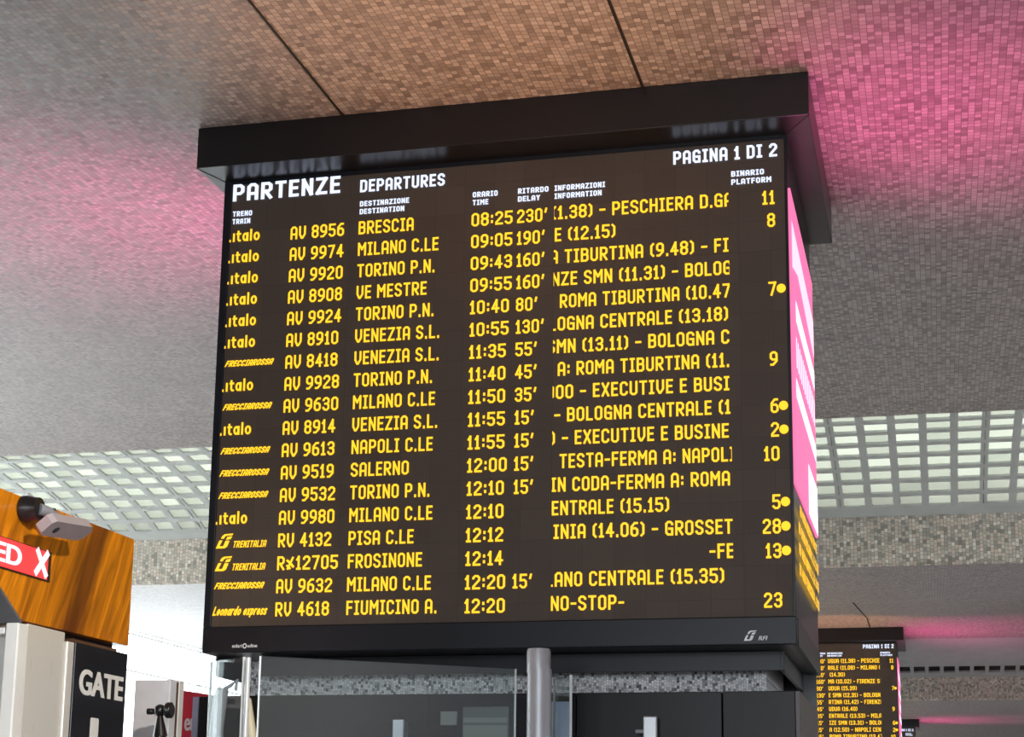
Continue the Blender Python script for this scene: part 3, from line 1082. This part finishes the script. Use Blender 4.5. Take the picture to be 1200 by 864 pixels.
    # advertising screens on both flanks, a few amber rows below them
    for side, x in ((1, CXR), (-1, CXL)):
        if side == 1:
            pl0 = lambda lift: Plane((x, Y0, 0), (0, 1, 0), (0, 0, 1), lift)
        else:
            pl0 = lambda lift: Plane((x, Y0 + 1.59, 0), (0, -1, 0), (0, 0, 1), lift)
        LZ, TZ = 3.335, 4.865
        x1 = x + side * .012
        ad = MB().box((x - side * .01, Y0 + .035, LZ), (x1, CYB - .02, TZ)).build('advertising_screen', M['pink'], root)
        p2 = pl0(.015)
        m = MB()
        for (u0, v0, u1, v1) in ((.0, 4.80, 1.0, 4.42), ):
            shape(m, p2, [(.05, 4.70), (1.55, 4.62), (1.55, 4.40), (.9, 4.47), (.4, 4.52), (.05, 4.45)])
        m.build('pale_ribbon', M['pinkpale'], ad, fix=False)
        m = MB()
        shape(m, p2, [(.22, 4.33), (1.54, 4.31), (1.54, 4.20), (.22, 4.22)])
        shape(m, p2, [(.14, 3.90), (1.54, 3.87), (1.54, 3.77), (.14, 3.80)])
        shape(m, p2, [(.88, 3.62), (1.56, 3.62), (1.56, LZ + .006), (.86, LZ + .006)])
        for i in range(13):
            u = .2 + i * .104
            shape(m, p2, [(u, 4.13), (u + .045, 4.13), (u + .045, 3.97), (u, 3.97)])
        m.build('slogan', M['pinkwhite'], ad, fix=False)
        m = MB()
        for i, t in enumerate((0, 8, 10, 17)):
            vv = 3.205 - i * .103
            r = ROWS[t]
            words(m, p2, r[1] + ' ' + r[2] + ' ' + r[3], .10 if i else .2, vv, .060, fit=1.40 if i else 1.20, t=.24)
        m.build('flank_departure_rows', M['amber'], root, fix=False)
    return root, scr


board, board_screen = make_board()


def copy_tree(o, parent=None, skip=()):
    c = o.copy()
    COL.objects.link(c)
    if parent is not None:
        c.parent = parent
    for ch in list(o.children):
        if ch.name.split('.')[0] in skip:
            continue
        copy_tree(ch, c, skip)
    return c


far = copy_tree(board, None, ('travel_information',))
far.location.y += 22.3
tag(far, 'second departure board farther back, half hidden behind the large front board, right edge glowing pink', 'departure board', 'departure boards under the ceiling')
far_screen = [ch for ch in far.children if ch.name.startswith('screen')][0]
for k in range(18):
    m = MB()
    pl = Plane((U0, Y0 + 22.3, V0), (1, 0, 0), (0, 0, 1), 0.006)
    info_words(m, pl, k, INFO_FAR[k])
    if m.f:
        m.build('travel_information', M['amber'], far_screen, fix=False)
third = copy_tree(board)
third.location.y += 44.6
tag(third, 'smallest and farthest departure board, only its top corner showing at the lower right', 'departure board', 'departure boards under the ceiling')

# ================================================================== CLADDING BELOW THE BOARD
cl = thing('kiosk', (-2.2, 9.0, 0), 'long charcoal kiosk of dark panels standing under the large departure board', 'kiosk')
ZK = 2.337
MB().box((-3.715, 8.35, 0), (-1.745, 8.42, ZK)).build('front_panel', M['clad'], cl, bevel=.003)
MB().box((-1.740, 8.35, 0), (-1.016, 8.42, ZK)).build('front_panel', M['clad'], cl, bevel=.003)
MB().box((-1.011, 8.35, 0), (-.660, 8.42, ZK + .001)).build('front_panel', M['cladbrown'], cl, bevel=.003)
MB().box((-.660, 8.352, 0), (-.638, 9.64, ZK)).build('end_panel', M['endpanel'], cl, bevel=.002)
MB().box((-3.715, 8.42, ZK - .03), (-.66, 8.585, ZK - .004)).build('top_panel', M['clad'], cl)
m = MB()
m.box((-2.516, 8.346, 2.17), (-2.508, 8.352, ZK - .003))
m.box((-2.508, 8.346, 2.275), (-2.40, 8.352, 2.281))
m.build('panel_joint', M['groove'], cl)
hp = MB().box((-2.325, 8.335, 2.10), (-2.085, 8.35, 2.270)).build('reflection_panel', M['greygreen'], cl, bevel=.003)  # reflections in the glass, built as grey-green panels on the kiosk
m = MB()
m.box((-2.318, 8.331, 2.190), (-2.092, 8.336, 2.214))
m.box((-2.318, 8.331, 2.10), (-2.092, 8.336, 2.176))
m.build('pale_reflection_band', M['greygreenlight'], hp)
MB().box((-2.442, 8.335, 2.178), (-2.355, 8.35, 2.248)).build('reflection_panel', M['greygreenlight'], cl, bevel=.003)
rd = MB().box((-2.691, 8.325, 2.02), (-2.636, 8.35, 2.206)).build('reader_plate', M['paleplate'], cl, bevel=.003)
m = MB()
m.tube([(-2.610, 8.318, 2.03), (-2.610, 8.318, 2.195)], .012, 12)
m.box((-2.616, 8.318, 2.17), (-2.604, 8.352, 2.182))
m.build('black_bar', M['blackplastic'], cl)
hd = MB().box((-1.392, 8.27, 1.9), (-1.324, 8.30, 2.213)).build('door_handle', M['silver'], cl, bevel=.006)
m = MB()
m.tube([(-1.430, 8.285, 2.140), (-1.390, 8.285, 2.140)], .011, 12)
m.box((-1.372, 8.29, 2.08), (-1.344, 8.355, 2.11))
m.build('handle_bracket', M['greytube'], hd)
MB().box((-1.862, 8.325, 1.4), (-1.772, 8.35, 2.292)).build('blue_panel', M['paleblue'], cl, bevel=.002)

# ================================================================== GLASS SCREEN AND POLE IN FRONT
def pane(name, a, b, z0, z1, label):
    a, b = Vector((*a, 0)), Vector((*b, 0))
    d = (b - a).normalized()
    n = Vector((-d.y, d.x, 0))
    t = thing(name, ((a.x + b.x) / 2, (a.y + b.y) / 2, 0), label, 'glass panel')
    h = n * .006
    e = d * .005

    def bar(p0, p1, mat, nm):
        m = MB()
        q = [p0 - h, p1 - h, p1 + h, p0 + h]
        m.prism([(p.x, p.y) for p in q], 2, z0, z1)
        return m.build(nm, mat, t)
    bar(a + e, b - e, M['glass'], 'glass_sheet')
    bar(a, a + e, M['edge'], 'edge_trim')
    bar(b - e, b, M['edge'], 'edge_trim')
    return t


pane('glass_screen', (-2.845, 6.905), (-1.865, 7.585), 0.02, 2.38, 'wide clear glass screen in front of the charcoal kiosk, left of the grey pole')
pane('glass_screen', (-3.163, 7.111), (-2.925, 6.925), 0.02, 2.38, 'narrow clear glass pane angled back at the left end of the wide glass screen')
pane('glass_screen', (-1.80, 8.10), (-1.668, 7.873), 0.02, 2.38, 'narrow glass pane just right of the grey pole')
m = MB()
m.tube([(-2.900, 6.912, 0.0), (-2.900, 6.912, 2.375)], .011, 14)
tag(m.build('glass_post', M['silver'], smooth=True), 'thin silver upright between the two angled panes at the corner of the glass screen', 'post')

t = thing('bollard_pole', (-1.795, 7.75, 0), 'round grey painted pole rising in front of the charcoal kiosk', 'pole')
MB().tube([(-1.793, 7.75, 0), (-1.793, 7.75, 2.395)], .0575, 40).build('pole_shaft', M['pole'], t, smooth=True)
MB().tube([(-1.797, 7.75, 2.38), (-1.797, 7.75, 2.478), (-1.797, 7.75, 2.490)], [.0565, .0565, .052], 40).build('pole_cap', M['pole'], t, smooth=True)

t = thing('bent_arm', (-3.50, 8.0, 0), 'grey bent tubular arm with a thin hook behind the narrow angled pane', 'arm')
MB().tube([(-3.512, 8.0, 0.9), (-3.512, 8.0, 2.146), (-3.500, 8.0, 2.30), (-3.488, 8.0, 2.345)], [.03, .034, .036, .030], 18).build('tube', M['greytube'], t, smooth=True)
MB().tube([(-3.480, 8.0, 2.340), (-3.445, 8.0, 2.358), (-3.415, 8.0, 2.385), (-3.418, 8.0, 2.33)], .010, 12).build('hook', M['greytube'], t, smooth=True)
t = MB()
t.tube([(-3.300, 8.0, 0.8), (-3.322, 8.0, 2.10), (-3.358, 8.0, 2.285), (-3.362, 8.0, 2.30)], [.027, .027, .024, .012], 16)
tag(t.build('cream_tube', M['cream'], smooth=True), 'cream leaning tube beside the thin silver upright of the glass screen', 'tube')

# ================================================================== TICKET GATE ON THE LEFT
XG = -3.6
t = thing('ticket_gate', (-3.9, 6.4, 0), 'ticket gate with orange wood header, red display, steel posts and black GATE sign', 'gate')
prof = [(7.160, 2.963), (7.160, 2.464), (6.202, 2.461), (5.39, 2.963)]
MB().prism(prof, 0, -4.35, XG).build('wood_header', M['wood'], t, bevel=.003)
MB().slab([(-4.35, 6.200, 2.457), (XG + .004, 6.200, 2.457), (XG + .004, 5.38, 2.965), (-4.35, 5.38, 2.965)], .012).build('soffit', M['soffit'], t)
gp = Plane((XG, 0, 0), (0, 1, 0), (0, 0, 1), 0.0)
dsp = MB().box((XG - .002, 5.60, 2.646), (XG + .006, 6.398, 2.772)).build('display', M['signblack'], t)
lit = MB().box((XG + .004, 5.60, 2.652), (XG + .010, 6.366, 2.768)).build('lit_panel', M['redled'], dsp)
g2 = Plane((XG, 0, 0), (0, 1, 0), (0, 0, 1), 0.012)
m = MB()
font_words(m, g2, 'ED', 5.948, 2.672, .080, fit=.198, bold=.02, weight=.006)
for q in ribbon([(6.272, 2.672), (6.352, 2.757)], .030) + ribbon([(6.276, 2.757), (6.348, 2.672)], .030):
    shape(m, g2, [tuple(p) for p in q])
m.build('display_lettering', M['redword'], dsp, fix=False)
# neck, sign and posts below the header
MB().box((-4.2, 6.57, 2.41), (XG - .05, 7.10, 2.466)).build('header_gap', M['blackplastic'], t)
MB().box((-3.66, 6.66, 2.425), (XG - .012, 7.07, 2.440)).build('brown_reflection_strip', M['brown'], t)  # brownish reflection in the gap, built as a coloured strip
sg = MB().box((-4.1, 6.645, 0.0), (XG + .012, 7.137, 2.424)).build('gate_sign', M['signblack'], t, bevel=.003)
g3 = Plane((XG + .012, 0, 0), (0, 1, 0), (0, 0, 1), 0.002)
m = MB()
font_words(m, g3, 'GATE', 6.694, 2.208, .110, fit=.404, bold=.02, weight=.009)
shape(m, g3, [(6.812, 1.86), (6.890, 1.86), (6.890, 2.106), (6.884, 2.112), (6.818, 2.112), (6.812, 2.106)])
m.build('sign_lettering', M['whitepaint'], sg, fix=False)
MB().box((-3.70, 6.585, 0), (XG + .006, 6.643, 2.420)).build('steel_strip', M['steel'], t, bevel=.004)
MB().box((-4.1, 6.265, 0), (XG - .004, 6.575, 2.456)).build('steel_post', M['steel'], t, bevel=.004)
MB().box((-3.66, 6.185, 0), (XG, 6.262, 2.450)).build('white_post', M['whitepaint'], t, bevel=.006)
MB().box((-4.35, 6.19, 2.405), (-3.665, 6.25, 2.432)).build('cross_rail', M['whitepaint'], t, bevel=.004)
MB().box((-4.35, 6.23, 0), (-3.665, 6.262, 2.36)).build('inner_panel', M['steel'], t)

# people-counter camera on the header
t = thing('surveillance_camera', (-3.6, 6.2, 2.9), 'small grey camera on a black round bracket fixed to the wood header of the gate', 'camera')
MB().tube([(XG + .003, 6.155, 2.912), (XG + .028, 6.155, 2.912), (XG + .04, 6.155, 2.912), (XG + .075, 6.155, 2.912)], [.056, .056, .050, .046], 28).build('round_base', M['blackplastic'], t, smooth=True)
MB().tube([(XG + .07, 6.155, 2.910), (XG + .09, 6.19, 2.906), (XG + .095, 6.275, 2.898), (XG + .10, 6.335, 2.872)], [.026, .022, .017, .013], 16).build('arm', M['greytube'], t, smooth=True)
MB().tube([(XG + .095, 6.222, 2.925), (XG + .095, 6.222, 2.880)], .014, 14).build('joint_knob', M['blackplastic'], t, smooth=True)
bd = MB()
ca, cb = Vector((-3.47, 6.10, 2.838)), Vector((-3.46, 6.425, 2.868))
ax = (cb - ca).normalized()
sd = Vector((0.80, 0.0, 0.60))
sd = (sd - ax * sd.dot(ax)).normalized()
upv = ax.cross(sd) * -1
if upv.z < 0:
    upv = -upv


def cam_pt(a, s_, u_):
    return ca + ax * a + sd * s_ + upv * u_


LN = (cb - ca).length
prof8 = [(0.0, -.030), (0.0, .030), (.02, .045), (LN - .03, .045), (LN, .025), (LN, -.025), (LN - .03, -.045), (.02, -.045)]
bd.poly([cam_pt(a, s_, -.022) for a, s_ in prof8])
bd.poly([cam_pt(a, s_, .022) for a, s_ in reversed(prof8)])
for k in range(8):
    p, q = prof8[k], prof8[(k + 1) % 8]
    bd.poly([cam_pt(p[0], p[1], -.022), cam_pt(q[0], q[1], -.022), cam_pt(q[0], q[1], .022), cam_pt(p[0], p[1], .022)])
body = bd.build('camera_body', M['greyplastic'], t, bevel=.006)
MB().tube([cam_pt(.075, -.004, -.018), cam_pt(.075, -.004, -.0235)], .017, 20).build('lens', M['lens'], body, smooth=True)


# ================================================================== THINGS BEHIND THE GATE
t = thing('metal_cabinet', (-3.8, 7.95, 0), 'tall pale grey metal cabinet right of the black gate sign', 'cabinet')
MB().box((-3.925, 7.90, 0), (-3.729, 7.975, 2.380)).build('door', M['steelbox'], t, bevel=.005)
MB().box((-3.925, 8.003, 0), (-3.727, 8.058, 2.386)).build('case', M['whitepaint'], t, bevel=.004)
MB().box((-3.91, 7.976, 0), (-3.732, 8.002, 2.376)).build('dark_seal', M['brown'], t)
m = MB()
m.tube([(-3.748, 7.7, 2.206), (-3.722, 7.7, 2.206), (-3.720, 7.7, 2.206), (-3.700, 7.7, 2.206)], [.0155, .0155, .013, .017], 18)
t = thing('swivel_mount', (-3.67, 7.7, 0), 'black swivel mount with barrel and round disc before the pale grey metal cabinet', 'mount')
m.build('barrel', M['blackplastic'], t, smooth=True)
MB().tube([(-3.706, 7.7, 2.21), (-3.700, 7.7, 2.21), (-3.683, 7.7, 2.21), (-3.666, 7.7, 2.21), (-3.660, 7.7, 2.21)], [.012, .026, .032, .026, .012], 20).build('hub', M['blackplastic'], t, smooth=True)
MB().tube([(-3.652, 7.7, 2.211), (-3.646, 7.7, 2.211), (-3.637, 7.7, 2.211), (-3.634, 7.7, 2.211), (-3.624, 7.7, 2.211), (-3.618, 7.7, 2.211)], [.026, .038, .040, .034, .040, .030], 24).build('disc', M['blackplastic'], t, smooth=True)
MB().tube([(-3.683, 7.7, 2.195), (-3.675, 7.7, 2.085)], [.012, .036], 20).build('tapered_foot', M['blackplastic'], t, smooth=True)
MB().tube([(-3.675, 7.7, 0), (-3.675, 7.7, 2.085)], .030, 20).build('post', M['blackplastic'], t, smooth=True)

t = thing('banner', (-4.5, 10, 0), 'red banner with white lettering between the pale metal cabinet and the black cabinet', 'banner')
cloth = MB().prism([(-4.640, 0.4), (-4.36, 0.4), (-4.36, 2.478), (-4.640, 2.520)], 1, 10.0, 10.012).build('cloth', M['redbanner'], t)
m = MB()
font_words(m, Plane((0, 10.0, 0), (1, 0, 0), (0, 0, 1), .002), 'er', -4.608, 2.268, .115, fit=.072, bold=.012, weight=.006)
m.build('lettering', M['whitepaint'], cloth, fix=False)
MB().box((-4.55, 10.012, 0), (-4.51, 10.05, 2.50)).build('pole', M['greytube'], t)

t = thing('cabinet', (-4.13, 9.3, 0), 'black cabinet with a lavender left edge beside the red banner', 'cabinet')
MB().box((-4.158, 9.2, 0), (-4.03, 9.5, 2.409)).build('body', M['blackplastic'], t, bevel=.004)
MB().box((-4.198, 9.2, 0), (-4.160, 9.5, 2.407)).build('lavender_edge', M['lavender'], t, bevel=.003)
